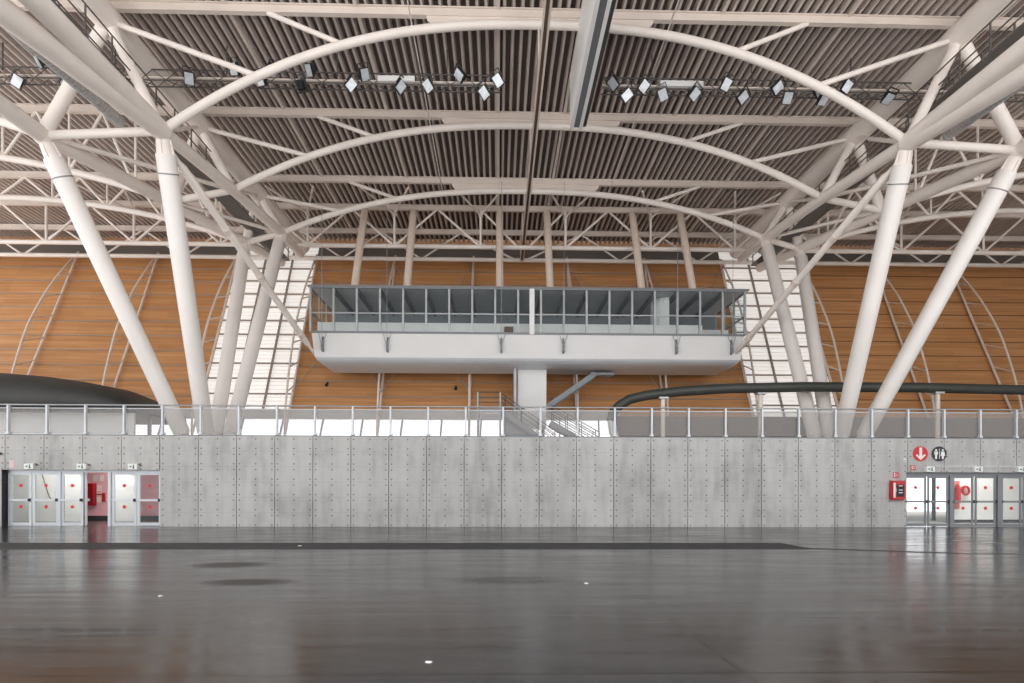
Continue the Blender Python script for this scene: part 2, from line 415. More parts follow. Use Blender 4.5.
for k in range(3):
    Y = FR[k]; a, za = A_[k]
    f = thing('roof_frame', FNAME[k], 'roof frame', (XC, Y, za))
    m = MB(); ibeam(m, -42, 46, Y, ZB0, ZB1); m.build('beam', BEAM, f)
    pts = [(XC + a*u, Y, arch_z(k, u)) for u in [i/28-1 for i in range(57)]]
    MB().path(pts, .175, 12).build('arch_tube', PAINT, f)
    # haunch plate between beam and crown
    hw = 4.6; top = [(XC+hw, ZB0+.01), (XC-hw, ZB0+.01)]
    low = []
    for i in range(21):
        x = -hw+.35 + (2*hw-.7)*i/20; low.append((XC+x, min(ZB0, arch_z(k, x/a)+.1) if abs(x) < hw else ZB0))
    poly = top[::-1][:1] + [(XC-hw+.08, ZB0-.2)] + low + [(XC+hw-.08, ZB0-.2)] + top[:1]
    MB().prism(poly, 'y', Y-.05, Y+.05).build('haunch_plate', BEAM, f)
    for s in (-1, 1):
        tx, tz = T_[k]
        x1 = 11.3; MB().tube((XC+s*tx, Y, tz), (XC+s*x1, Y, arch_z(k, x1/a)), .11).build('web', PAINT, f)
        x1, x2 = 10.9, 7.9; MB().tube((XC+s*x1, Y, ZB0+.03), (XC+s*x2, Y, arch_z(k, x2/a)), .1).build('web', PAINT, f)
        # outer half arch and its webs beyond the girder
        bx, bz = B_[k]; n = 16; sp = 15.0
        def zz(t): return bz + 2.6*(1-(1-t)**2)
        MB().path([(XC+s*(bx+sp*t/n), Y, zz(t/n)) for t in range(n+1)], .17, 10).build('side_arch_tube', PAINT, f)
        nodes = [0.12, .34, .56, .78, 1.0]
        for q, t in enumerate(nodes[:-1]):
            t2 = nodes[q+1]
            pa = (XC+s*(bx+sp*t), Y, zz(t)); pb = (XC+s*(bx+sp*(t+t2)/2), Y, ZB0+.05); pc = (XC+s*(bx+sp*t2), Y, zz(t2))
            MB().tube(pa, pb, .075, n=8).build('web', PAINT, f); MB().tube(pb, pc, .075, n=8).build('web', PAINT, f)
            MB().tube(pa, (pa[0], Y, ZB0+.05), .06, n=8).build('strut', PAINT, f)
# two flat frames at the far edge of the roof
for k, lowz, lab in ((3, 18.15, 'flat lattice roof frame that carries the booth hanger posts'), (4, 18.75, 'last flat lattice roof frame, close to the orange timber wall')):
    Y = FR[k]; f = thing('lattice_frame', lab, 'roof frame', (XC, Y, lowz))
    m = MB(); ibeam(m, -42, 46, Y, ZB0, ZB1-.02, .22); m.build('beam', BEAM, f)
    MB().tube((-42, Y, lowz), (46, Y, lowz), .15).build('bottom_tube', PAINT, f)
    zt = ZB0+.1
    for s in (-1, 1):
        vs = [2.9, 8.75, 14.6, 20.4, 26.2, 32.0, 37.8]
        off = 0 if k == 3 else 1.6
        prev = off
        for q, x in enumerate(vs):
            x += off
            if k == 3: MB().tube((XC+s*x, Y, lowz), (XC+s*x, Y, zt), .085, n=8).build('strut', PAINT, f)
            if q == 0: MB().tube((XC+s*.35, Y, lowz), (XC+s*x, Y, zt), .08, n=8).build('web', PAINT, f)
            else:
                px = vs[q-1]+off; mid = (px+x)/2
                if k == 3:
                    MB().tube((XC+s*px, Y, lowz), (XC+s*mid, Y, zt), .08, n=8).build('web', PAINT, f)
                    MB().tube((XC+s*mid, Y, zt), (XC+s*x, Y, lowz), .08, n=8).build('web', PAINT, f)
                else:
                    MB().tube((XC+s*px, Y, zt), (XC+s*mid, Y, lowz), .07, n=8).build('web', PAINT, f)
                    MB().tube((XC+s*mid, Y, lowz), (XC+s*x, Y, zt), .07, n=8).build('web', PAINT, f)
# plan bracing rods between the third and fourth frames
i = 0
for x in (-26.2, -20.4, -14.6, -8.75, -2.9, 2.9, 8.75, 14.6, 20.4, 26.2):
    o = thing('plan_brace', 'white V-shaped roof brace behind the farthest arch, %s from the left' % ORD[i], 'brace', (XC+x, FR[3], 20.3), 'V braces of the far roof bay')
    i += 1
    for d in (-1, 1): MB().tube((XC+x, FR[3], 20.3), (XC+x+d*1.45, FR[2], 20.3), .07, n=8).build('rod', PAINT, o)
    MB().box(XC+x-.15, XC+x+.15, FR[3]-.2, FR[3]+.1, 20.18, 20.3).build('gusset', BEAM, o)
# longitudinal roof ties
i = 0
for x in (-25, -12.6, -7.4, -1.7, 1.7, 7.4, 12.6, 25):
    solo(MB().bar((XC+x, 13, ZB1+.0), (XC+x, 44.5, ZB1+.0), .14, .16), 'roof_tie', BEAM, 'thin straight roof tie running away under the deck, %s from the left' % ORD[i], 'roof tie', 'roof ties'); i += 1
i = 0
for x in (-5.15, 5.15):
    solo(MB().tube((XC+x, 13, 20.25), (XC+x, 37.0, 20.1), .03, n=6), 'steel_cable', PAINT, 'thin pale cable strung along the roof on the %s of the centre rail' % ('left', 'right')[i], 'cable'); i += 1
# ------------------------------------------------------------------ pipe girders, catwalks
for s in (-1, 1):
    S = SIDE[s]
    def P(h, y, z): return (XC+s*h, y, z)
    gr = thing('pipe_girder', 'heavy white three-chord pipe girder running away along the %s of the hall' % S, 'girder', P(17, 24.1, 15.6))
    MB().path([P(18.0, 11, 20.6), P(17.2, 24.1, 20.25), P(16.85, 30.7, 20.0), P(16.45, 37.2, 19.75), P(16.1, 44.4, 19.45)], .52, 20).build('top_chord', PAINT, gr)
    MB().path([P(15.55, 11, 13.7), P(15.4, 17, 14.85), P(HA, 24.1, 15.85)], .37, 18).build('inner_chord', PAINT, gr)
    MB().path([P(14.55, 11, 14.3), P(14.72, 17, 15.35), P(HA, 24.1, 15.9)], .33, 18).build('inner_chord', PAINT, gr)
    MB().path([P(HA, 24.1, 15.85), P(15.15, 30.7, 16.8), P(HA, 37.2, 17.42), P(15.3, 41.5, 17.8)], .27, 16).build('inner_chord', PAINT, gr)
    MB().path([P(19.9, 11, 15.3), P(19.72, 24.1, 15.6)], .33, 18).build('outer_chord', PAINT, gr)
    MB().path([P(19.72, 24.1, 15.6), P(17.25, 37.2, 16.8), P(16.6, 41.5, 17.2)], .29, 16).build('outer_chord', PAINT, gr)
    for k in range(3):
        Y = FR[k]; a, za = A_[k]; b_, zb = B_[k]; t, zt = T_[k]
        MB().tube(P(t, Y, zt), P(a, Y, za), .21, n=14).build('web', PAINT, gr)
        MB().tube(P(t, Y, zt), P(b_, Y, zb), .26, n=14).build('web', PAINT, gr)
        MB().tube(P(a, Y, za), P(b_, Y, zb), .17, n=14).build('cross_tie', PAINT, gr)
    for k, (y0, y1) in enumerate(((FR[0], FR[1]), (FR[1], FR[2]))):
        MB().tube(P(T_[k+1][0], y1, T_[k+1][1]), P(A_[k][0], y0, A_[k][1]), .1, n=10).build('diagonal', PAINT, gr)
        MB().tube(P(B_[k][0], y0, B_[k][1]), P(A_[k+1][0], y1, A_[k+1][1]), .1, n=10).build('diagonal', PAINT, gr)
    # node castings
    for k in (0, 2):
        for (h, z), rr in ((A_[k], .36), (B_[k], .38)):
            m = MB(); bmesh.ops.create_uvsphere(m.bm, u_segments=16, v_segments=10, radius=rr, matrix=Matrix.Translation(V(P(h, FR[k], z))))
            for fc in m.bm.faces: fc.smooth = True
            m.build('node', PAINT, gr)
    # catwalk between the chords
    cw = thing('catwalk', 'dark steel maintenance catwalk inside the %s pipe girder' % S, 'catwalk', P(16.6, 24, 17.6))
    m = MB(); m.box(min(P(16.2,0,0)[0], P(17.1,0,0)[0]), max(P(16.2,0,0)[0], P(17.1,0,0)[0]), 11, 42, 17.5, 17.58); m.build('deck', CATGREY, cw)
    for h in (16.2, 17.1):
        for z in (18.1, 18.65): MB().tube(P(h, 11, z), P(h, 42, z), .03, n=6).build('rail', CATGREY, cw)
        m = MB()
        for j in range(22): m.bar(P(h, 11.2+j*1.45, 17.5), P(h, 11.2+j*1.45, 18.65), .05, .05)
        m.build('posts', CATGREY, cw)['kind'] = 'stuff'
    # ribbed cable tray slung under the chords
    ct = thing('cable_tray', 'ribbed grey cable tray slung beside the lower pipe of the %s girder' % S, 'cable tray', P(16.0, 18, 14.9))
    m = MB(); m.path([P(16.75, 12, 15.5), P(16.6, 24.0, 16.1)], .2, 12); m.build('tray', TRAYGREY, ct)
    m = MB()
    for j in range(70):
        t = (j+.5)/70; y = 12+12*t; h = 16.75-.15*t; z = 15.5+.6*t; m.path([P(h, y-.03, z-.0015), P(h, y+.03, z+.0015)], .215, 12)
    m.build('ribs', GALV, ct)['kind'] = 'stuff'
    # raking columns
    for nm, bh, by, th, ty, tz, lab in (
        ('front_inner', 15.65, 29.6, HA, 24.1, 15.85, 'thick white raking column, nearer the middle of the front %s pair' % S),
        ('front_outer', 16.65, 29.6, 19.72, 24.1, 15.6, 'thick white raking column, outermost of the %s group and leaning most' % S),
        ('back_inner', 15.1, 30.6, HA, 37.2, 17.42, 'slimmer-looking white raking column nearest the booth in the %s group' % S),
        ('back_outer', 15.8, 30.6, 17.25, 37.2, 16.8, 'slimmer-looking white raking column between the others of the %s group' % S)):
        p0, p1 = V(P(bh, by, MZ-.03)) + V((-.25, 0, 0)), V(P(th, ty, tz)); d = (p1-p0).normalized(); Lc = (p1-p0).length
        c = thing('raking_column', lab, 'column', p0)
        R = .38 if 'front' in nm else .36
        e = Lc - .8
        MB().path([p0+d*.55, p0+d*(e-.05), p0+d*e], [R, R, R*.93], 24).build('shaft', PAINT_COL, c)
        MB().path([p0+d*.1, p0+d*.6], [.2, R*.95], 20).build('foot_cone', PAINT_COL, c)
        MB().box(p0.x-.45, p0.x+.45, p0.y-.45, p0.y+.45, MZ-.03, MZ+.06).build('base_plate', GALV, c)
        MB().path([p0+d*(e-.02), p0+d*(Lc-.25)], [R*.8, .26], 16).build('head_cone', PAINT, c)
        m = MB(); u = d.cross(V((1,0,0))).normalized(); v2 = d.cross(u)
        for q in range(4):
            ax = (u if q % 2 else v2)*(1 if q < 2 else -1)
            m.bar(p0+d*(e-.1)+ax*R*.8, p0+d*(Lc-.3)+ax*.24, .06, .12, up=ax)
        m.build('fin', PAINT, c)
        if 'front' in nm: MB().path([p0+d*(e-.75), p0+d*(e-.7)], R*1.015, 24).build('collar', STAIRGREY, c)
    # brace from the front node down to the booth corner
    p0, p1 = V(P(14.95, 24.3, 15.35)), V(P(12.95, 36.9, 9.95)); d = p1-p0
    b_ = thing('sway_brace', 'slender white brace slanting down from the girder to the %s end of the booth' % S, 'brace', p1)
    MB().path([p0, p0+d*.05, p0+d*.07, p0+d*.93, p0+d*.95, p1], [.09, .09, .17, .17, .09, .09], 12).build('rod', PAINT, b_)
    for t in (.3, .52, .86): MB().path([p0+d*t, p0+d*(t+.02)], .2, 12).build('sleeve', BEAM, b_)

# ------------------------------------------------------------------ centre rail and hanging panel
rl = thing('monorail', 'twin steel rail running down the middle of the roof', 'rail', (1.7, 30, 18.6))
for dx in (-.11, .11): MB().bar((1.7+dx, 13, 18.7), (1.7+dx, 44.5, 18.7), .07, .2).build('rail', BEAM, rl)
MB().bar((1.7, 13, 18.72), (1.7, 44.5, 18.72), .12, .06).build('cable_cover', BROWN, rl)
for y in (24.1, 30.7, 37.2, 40.8, 44.4):
    for dx in (-.11, .11): MB().bar((1.7+dx, y, 18.7), (1.7+dx, y, 20.45), .05, .05).build('hanger', BEAM, rl)
hp = thing('hanging_duct', 'tall narrow white duct hanging end-on from the roof beside the centre rail', 'duct', (3.6, 20, 18))
PX0, PX1, PY0, PY1, PZ0, PZ1 = 3.2, 3.95, 12.5, 27.1, 18.0, 20.4
MB().box(PX0, PX0+.04, PY0, PY1, PZ0, PZ1).build('side_panel', WHITE, hp)
MB().box(PX1-.04, PX1, PY0, PY1, PZ0+.15, PZ1).build('side_panel', DARKGREY, hp)
MB().box(PX0+.04, PX1-.04, PY0, PY1-.02, PZ1-.05, PZ1).build('top_panel', WHITE, hp)
MB().box(PX0+.04, PX1-.04, PY1-.04, PY1, PZ0+.1, PZ1-.05).build('end_panel', WHITE, hp)
MB().box(PX0, PX0+.16, PY0, PY1, PZ0-.04, PZ0).build('lip', WHITE, hp)
MB().box(PX0+.42, PX0+.56, PY0, PY1, PZ0-.04, PZ0+.02).build('lip', WHITE, hp)
MB().box(PX0+.16, PX0+.42, PY0, PY1-.04, PZ0+.06, PZ0+.1).build('slot_grille', STAIRGREY, hp)
MB().box(PX0+.56, PX1-.04, PY0, PY1-.04, PZ0+.1, PZ0+.14).build('slot_grille', DARKGREY, hp)
for y in (14, 20, 26.5): MB().bar((3.57, y, 20.35), (3.57, y, 21.0), .06, .06).build('hanger', GALV, hp)

# ------------------------------------------------------------------ lighting trusses with floodlights
def light_truss(x0, x1, y, z, lab):
    t = thing('lighting_truss', lab, 'lighting truss', ((x0+x1)/2, y, z))
    for dy in (-.22, .22):
        for dz in (-.2, .25): MB().tube((x0, y+dy, z+dz), (x1, y+dy, z+dz), .03, n=6).build('chord', TRUSSGREY, t)
    m = MB(); n = int((x1-x0)/.55)
    for j in range(n):
        a = x0+j*(x1-x0)/n; b_ = a+(x1-x0)/n; lo, hi = (-.2, .25) if j % 2 else (.25, -.2)
        for dy in (-.22, .22): m.bar((a, y+dy, z+lo), (b_, y+dy, z+hi), .025, .025)
        m.bar((a, y-.22*(1 if j % 2 else -1), z-.2), (b_, y+.22*(1 if j % 2 else -1), z-.2), .025, .025)
    m.build('lacing', TRUSSGREY, t)['kind'] = 'stuff'
    m = MB().box(x0, x1, y-.12, y+.12, z-.03, z+.03); m.build('cable_trough', BEAM, t)
    for j in range(5):
        x = x0+(j+.5)*(x1-x0)/5; MB().bar((x, y, z+.25), (x, y, 21.05), .04, .04).build('hanger', TRUSSGREY, t)
    return t
TY, TZ = 26.5, 19.55
light_truss(-24, .1, TY, TZ, 'dark lighting truss left of the centre rail, under the roof deck')
light_truss(4.55, 27, TY, TZ, 'dark lighting truss right of the hanging duct, under the roof deck')
def flood_proto():
    o = bpy.data.objects.new('floodlight', None); COL.objects.link(o)
    # aims along local -Y, yoke upwards
    m = MB(); w_, h_, d_ = .2, .25, .14
    m.prism([(-w_, -h_), (w_, -h_), (w_, h_), (-w_, h_)], 'y', -.02, .08)
    pts = [(-.13, -.16), (.13, -.16), (.13, .16), (-.13, .16)]
    m.prism(pts, 'y', .08, .24)
    for q in range(5): m.box(-.12, .12, .24, .3, -.14+q*.07-.01, -.14+q*.07+.01)
    hs = m.build('housing', BLACK, o)
    m = MB(); m.box(-w_+.03, w_-.03, -.05, -.02, -h_+.03, h_-.03); m.build('lens', LENS, o)
    m = MB(); m.bar((-.23, .08, 0), (-.23, .08, .4), .03, .06); m.bar((.23, .08, 0), (.23, .08, .4), .03, .06); m.bar((-.24, .08, .4), (.24, .08, .4), .06, .03)
    m.build('yoke', DARKGREY, o)
    return o
def copy_tree(o, parent=None):
    c = o.copy(); COL.objects.link(c); c.parent = parent
    for ch in o.children: copy_tree(ch, c)
    return c
PHI = [ # x, z on the truss, yaw, pitch, roll (degrees)
 (-20.7, 19.1, 30, 30, 25), (-19.8, 19.95, -40, 35, 20), (-18.6, 19.1, 55, 25, 20), (-13.4, 19.35, 20, 40, 0), (-11.5, 19.8, -20, 35, 10), (-10.35, 19.35, -25, 30, 5), (-9.85, 19.75, 60, 50, -10),
 (-8.55, 19.1, 170, -20, 5), (-8.25, 19.8, -35, 35, 20), (-6.45, 19.2, 55, 30, 25), (-5.85, 19.65, 25, 38, -25), (-4.3, 19.15, 60, 28, 20), (-3.1, 19.2, -35, 30, -20), (-1.75, 19.7, -60, 30, -25), (-.65, 18.95, -40, 35, -20), (-.05, 19.5, -35, 35, -20),
 (5.0, 19.45, -55, 35, -20), (5.6, 18.95, 35, 35, 35), (6.35, 19.35, 30, 30, 25), (7.2, 19.0, -25, 38, -15), (8.6, 19.05, 35, 40, 20), (10.0, 19.5, 15, 38, 15), (10.75, 18.95, 40, 35, 30), (12.3, 19.4, 40, 40, 30), (12.75, 18.95, -10, 38, 10), (14.2, 19.3, 45, 40, 30), (14.35, 18.9, 10, 60, 0), (15.4, 19.5, 20, 30, 20), (17.25, 19.0, 10, 65, 10), (22.2, 18.9, 50, 35, 30)]
proto = flood_proto(); nl = nr = 0
for j, (x, z, ya, pi_, ro) in enumerate(PHI):
    o = proto if j == 0 else copy_tree(proto)
    o.location = (x, TY-.35, z)
    o.rotation_euler = Euler((math.radians(pi_), math.radians(ro), math.radians(ya)), 'XYZ')
    if x < 3: lab = 'black square floodlight, %s from the left on the left lighting truss' % ORD[nl]; nl += 1
    else: lab = 'black square floodlight, %s from the left on the right lighting truss' % ORD[nr]; nr += 1
    tag(o, lab, 'floodlight', 'floodlights on the lighting trusses')
for j, (x0, x1, lab) in enumerate(((-5.3, -3.7, 'white fluorescent batten on the left lighting truss'), (7.1, 9.0, 'white fluorescent batten on the right lighting truss'))):
    b_ = thing('batten_light', lab, 'light fitting', ((x0+x1)/2, TY-.25, TZ))
    MB().box(x0, x1, TY-.34, TY-.2, TZ-.14, TZ+.1).build('housing', WHITE, b_); MB().box(x0+.05, x1-.05, TY-.37, TY-.34, TZ-.12, TZ-.02).build('tube', WHITE, b_)

# ------------------------------------------------------------------ hanging booth
BXL, BXR, BY0, BY1 = XC-13.05, XC+13.5, 36.5, 41.4
ZT, ZS, ZBB, ZU = 13.92, 11.18, 9.66, 9.3
bt = thing('hanging_booth', 'long glazed control booth with white band hung before the orange wall', 'booth', (XC, 38.5, ZU))
MB().box(BXL-.18, BXR+.25, BY0-.12, BY1, ZT-.02, ZT+.06).build('roof_slab', STAIRGREY, bt)
MB().box(BXL+.05, BXR-.05, BY0+.02, BY1-.05, ZT-.08, ZT).build('ceiling_lining', BOOTHCEIL, bt)
nb = 19; dx = (BXR-BXL)/nb
for j in range(nb+1):
    x = BXL+j*dx
    if 0 < j < nb: MB().box(x-.07, x+.07, BY0+.15, BY1-.1, ZT-.36, ZT-.08).build('ceiling_rib', STAIRGREY, bt)
MB().box(BXL+.1, BXR-.1, BY1-.14, BY1, 10.2, ZT).build('back_wall', BOOTHBACK, bt)
for j in range(9):
    x = BXL+1.2+j*2.8
    MB().box(x, x+2.3, BY1-.2, BY1-.14, 12.05, 12.5).build('back_window', DARKGREY, bt)
MB().box(BXL+.15, BXR-.15, BY0+.15, BY1-.15, 9.85, 10.0).build('floor_slab', STAIRGREY, bt)
MB().box(BXL+.2, BXR-2.4, BY0+.7, BY0+.85, 10.0, 11.95).build('parapet', WHITE, bt)
MB().box(BXR-2.3, BXR-.4, BY0+1.6, BY0+1.75, 10.0, 11.9).build('parapet', WHITE, bt)
# white band and rounded belly
def ring(z, inset, y0, y1): return [(BXL+inset, y0), (BXR-inset, y0), (BXR-inset, y1), (BXL+inset, y1)]
def loft(rings):
    m = MB(); R = [[m.bm.verts.new((x, y, z)) for x, y in pts] for z, pts in rings]
    for A, B in zip(R, R[1:]):
        for q in range(4): m.bm.faces.new((A[q], A[(q+1)%4], B[(q+1)%4], B[q]))
    m.bm.faces.new(R[0][::-1]); m.bm.faces.new(R[-1]); return m
loft([(ZS-.06, ring(0, .06, BY0, BY1)), (ZBB, ring(0, .22, BY0+.1, BY1-.1))]).build('white_band', BAND, bt)
loft([(ZBB, ring(0, .24, BY0+.12, BY1-.3)), (ZBB-.12, ring(0, .3, BY0+.2, BY1-.6)), (ZBB-.24, ring(0, .4, BY0+.42, BY1-1.1)), (ZBB-.32, ring(0, .52, BY0+.8, BY1-1.5)), (ZBB-.36, ring(0, .62, BY0+1.3, BY1-1.8))]).build('belly', BELLY, bt)
MB().box(BXL+.02, BXR-.02, BY0-.1, BY0+.08, ZS-.08, ZS+.02).build('sill', STAIRGREY, bt)
MB().box(BXL, BXR, BY0-.1, BY0+.02, ZT-.12, ZT).build('head_rail', STAIRGREY, bt)
MB().box(BXL, BXR, BY0-.04, BY0+.0, 12.28, 12.35).build('mid_rail', GALV, bt)
for j in range(nb+1):
    x = BXL+j*dx; wd = .06
    MB().box(x-wd, x+wd, BY0-.08, BY0+.08, ZS, ZT).build('mullion', GALV, bt)
    if j < nb: MB().box(x+wd, x+dx-wd, BY0-.012, BY0+.012, ZS, ZT-.12).build('glass_pane', GLASS_BOOTH, bt)
MB().box(BXL+13.27, BXL+13.57, BY0-.12, BY0+.1, ZS-.1, ZT-.05).build('wide_mullion', WHITE, bt)
for x in (BXL+.02, BXR-.02):
    for j in range(4):
        y = BY0+j*(BY1-BY0)/3
        MB().box(x-.05, x+.05, y-.05, y+.05, ZS-.06, ZT).build('end_mullion', GALV, bt)
    MB().box(x-.01, x+.01, BY0+.05, BY1-.05, ZS, ZT-.1).build('end_glass', GLASS_BOOTH, bt)
    MB().box(x-.04, x+.04, BY0, BY1, 12.28, 12.36).build('end_rail', GALV, bt)
m = MB(); cx = XC+9.3     # curved white screen standing inside at the right
pts = [(cx+.9*math.cos(a)-.2, BY0+1.9+.9*math.sin(a)) for a in [math.pi*(.9+.1*q) for q in range(7)]]
for (xa, ya), (xb, yb) in zip(pts, pts[1:]): m.bar((xa, ya, 12), (xb, yb, 12), .06, 3.6)
m.build('curved_screen', WHITE, bt)
MB().box(.35, .9, BY0+.5, BY0+.7, 11.4, 11.72).build('control_box', BROWN, bt)
for x in (BXL+.75, BXL+4.65, .15, 3.95, 10.9, BXR-.85):       # cable brackets on the white band
    br = MB().prism([(BY0+.05, 10.95), (BY0-.28, 10.3), (BY0-.28, 10.05), (BY0+.05, 9.95)], 'x', x-.05, x+.05).build('cable_bracket', STAIRGREY, bt)
    MB().tube((x-.02, BY0-.25, 10.3), (x-.25, BY0-.1, 11.1), .02, n=6).build('guy_wire', GALV, br)
    MB().tube((x-.02, BY0-.25, 10.3), (x+.25, BY0-.1, 11.1), .02, n=6).build('guy_wire', GALV, br)
    MB().tube((x, BY0-.25, 10.3), (x, BY0-.3, 18.6 if abs(x-XC) > 4 else 20.3), .015, n=6).build('drop_cable', GALV, br)
for j, x in enumerate((-10.72, -7.44, -1.6, 1.6, 7.44, 10.72)):
    h = thing('hanger_post', 'cream steel post hanging the booth from the roof, %s from the left' % ORD[j], 'hanger post', (XC+x, 37.7, ZT+.12), 'hanger posts of the booth')
    MB().tube((XC+x, 37.7, ZT+.12), (XC+x, 40.6, 20.45), .24, n=14).build('post', plain('cream_post_%d' % j, (226, 209, 194), .45) if j == 0 else bpy.data.materials['cream_post_0'], h)
    MB().box(XC+x-.3, XC+x+.3, 37.4, 38.0, ZT+.1, ZT+.2).build('foot_plate', GALV, h)

# ------------------------------------------------------------------ ladder trusses on the timber wall
def gap(z):
    pts = [(5.2, .1), (7, .95), (9.6, 1.6), (13, 2.05), (16.2, 1.55), (18.2, .7), (19.5, .12)]
    for (a, ga), (b_, gb) in zip(pts, pts[1:]):
        if z <= b_: t = (z-a)/(b_-a); return ga+(gb-ga)*t
    return .1
for j, x in enumerate(BX[1:-1]):
    t = thing('ladder_truss', 'bow-shaped white ladder truss standing on the timber wall, %s from the left' % ORD[j], 'wall truss', (x, wallY(5.2), MZ), 'ladder trusses on the timber wall')
    MB().tube((x, wallY(MZ)-.22, MZ), (x, wallY(19.6)-.22, 19.6), .08, n=10).build('inner_chord', BEAM, t)
    zs = [5.2+(19.5-5.2)*q/24 for q in range(25)]
    def outer(z):
        gq = gap(z); return V((x, wallY(z)-.22-gq*.9, z-gq*.12))
    # smooth the bow
    pl = [outer(z) for z in zs]
    for _ in range(3): pl = [pl[0]]+[(pl[q-1]+pl[q]*2+pl[q+1])/4 for q in range(1, 24)]+[pl[-1]]
    MB().path([tuple(p) for p in pl], .07, 10).build('outer_chord', BEAM, t)
    for q in range(2, 24, 3):
        z = zs[q]; MB().tube((x, wallY(z+.5)-.22, z+.5), tuple(pl[q]), .045, n=8).build('rung', BEAM, t)
cc = 0
for a in (5, 6, 8, 9):
    for dz in (0, 1):
        x0, x1 = BX[a], BX[a+1]; za, zb = (8.2, 18.8) if dz else (18.8, 8.2)
        solo(MB().tube((x0, wallY(za)-.35, za), (x1, wallY(zb)-.35, zb), .028, n=6), 'brace_cable', GALV, 'thin %s bracing cable crossing the %s timber bay behind the booth' % (('falling', 'rising')[dz], {5: 'leftmost', 6: 'second', 8: 'third', 9: 'rightmost'}[a]), 'cable'); cc += 1
# small black wall fittings
j = 0
for x, z in ((-11.6, 8.75), (-2.9, 8.55), (27.0, 5.2), (14.2, 8.6)):
    o = thing('wall_spotlight', ['small black spotlight low on the timber wall at the left of the booth', 'small black spotlight on the timber under the middle of the booth', 'small pale spotlight on the timber under the dark tube at right', 'small black spotlight on the timber under the right end of the booth'][j], 'spotlight', (x, wallY(z)-.5, z))
    mt = WHITE if j == 2 else BLACK
    MB().bar((x, wallY(z)-.02, z+.15), (x, wallY(z)-.55, z+.1), .05, .05).build('arm', GALV, o)
    MB().path([(x, wallY(z)-.5, z+.1), (x, wallY(z)-.65, z-.05), (x, wallY(z)-.75, z-.12)], [.07, .1, .11], 12).build('lamp_head', mt, o); j += 1

# ------------------------------------------------------------------ access shaft and stairs under the booth
sh = thing('access_shaft', 'square white shaft under the middle of the booth', 'shaft', (1.45+.95, 38.8, MZ))
MB().box(1.25, 3.05, 38.2, 39.4, 5.6, ZU+.1).build('shaft_wall', WHITE, sh)
MB().box(1.2, 3.1, 38.15, 39.45, ZU-.02, ZU+.06).build('collar', BELLY, sh)
MB().tube((1.05, 37.9, MZ-.03), (1.05, 37.9, ZU+.3), .13).build('post', GALV, sh)
MB().tube((2.9, 39.2, MZ-.03), (2.9, 39.2, 5.7), .13).build('post', GALV, sh)
st = thing('upper_stair', 'grey steel stair rising right from the white shaft to the booth floor', 'stair', (3.1, 38.6, 7.1))
def flight(root, x0, z0, x1, z1, y0, y1, n, rails=True, rail_parts=3):
    sx = 1 if x1 > x0 else -1
    for y in (y0, y1):
        MB().bar((x0, y, z0), (x1, y, z1), .06, .32).build('stringer', STAIRGREY, root)
    for q in range(n):
        t = (q+.5)/n; x = x0+(x1-x0)*t; z = z0+(z1-z0)*t
        MB().box(x-.15, x+.15, y0, y1, z+.05, z+.1).build('tread', STAIRGREY, root)
    if rails:
        for y in (y0, y1):
            for hgt in (.45, .75, 1.05)[:rail_parts]:
                MB().tube((x0, y, z0+hgt), (x1, y, z1+hgt), .025, n=6).build('rail', DARKGREY, root)
            for q in range(4):
                t = (q+.2)/3.4; MB().tube((x0+(x1-x0)*t, y, z0+(z1-z0)*t), (x0+(x1-x0)*t, y, z0+(z1-z0)*t+1.05), .025, n=6).build('rail_post', DARKGREY, root)
flight(st, 3.05, 6.9, 6.2, 9.1, 38.3, 39.5, 12, False)
MB().box(5.9, 7.4, 38.2, 39.2, 9.0, 9.14).build('landing', STAIRGREY, st)
for x in (6.0, 6.7, 7.3): MB().bar((x, 38.6, 9.1), (x, 38.6, 9.36), .06, .06).build('hanger', STAIRGREY, st)
st = thing('lower_stair', 'grey steel stair descending right past the foot of the white shaft', 'stair', (2.5, 36.6, MZ))
MB().box(-1.35, .2, 36, 37.4, 6.35, 6.5).build('landing', STAIRGREY, st)
flight(st, .2, 6.35, 3.6, MZ+.1, 36.1, 37.3, 14)
MB().prism([(.3, 6.2), (3.5, MZ+.02), (.3, MZ+.02)], 'y', 36.6, 36.75).build('side_panel', STAIRGREY, st)
for x in (-1.25, 0.1):
    for y in (36.1, 37.3): MB().tube((x, y, MZ-.03), (x, y, 7.5), .06, n=8).build('post', GALV, st)
for z in (6.9, 7.2, 7.5): MB().tube((-1.3, 36.1, z), (.2, 36.1, z), .025, n=6).build('rail', DARKGREY, st)
st = thing('side_stair', 'short railed stair right of the shaft foot, in front of the bright window', 'stair', (4.4, 36, MZ))
flight(st, 3.0, 5.5, 5.8, MZ+.05, 34.6, 35.6, 9)
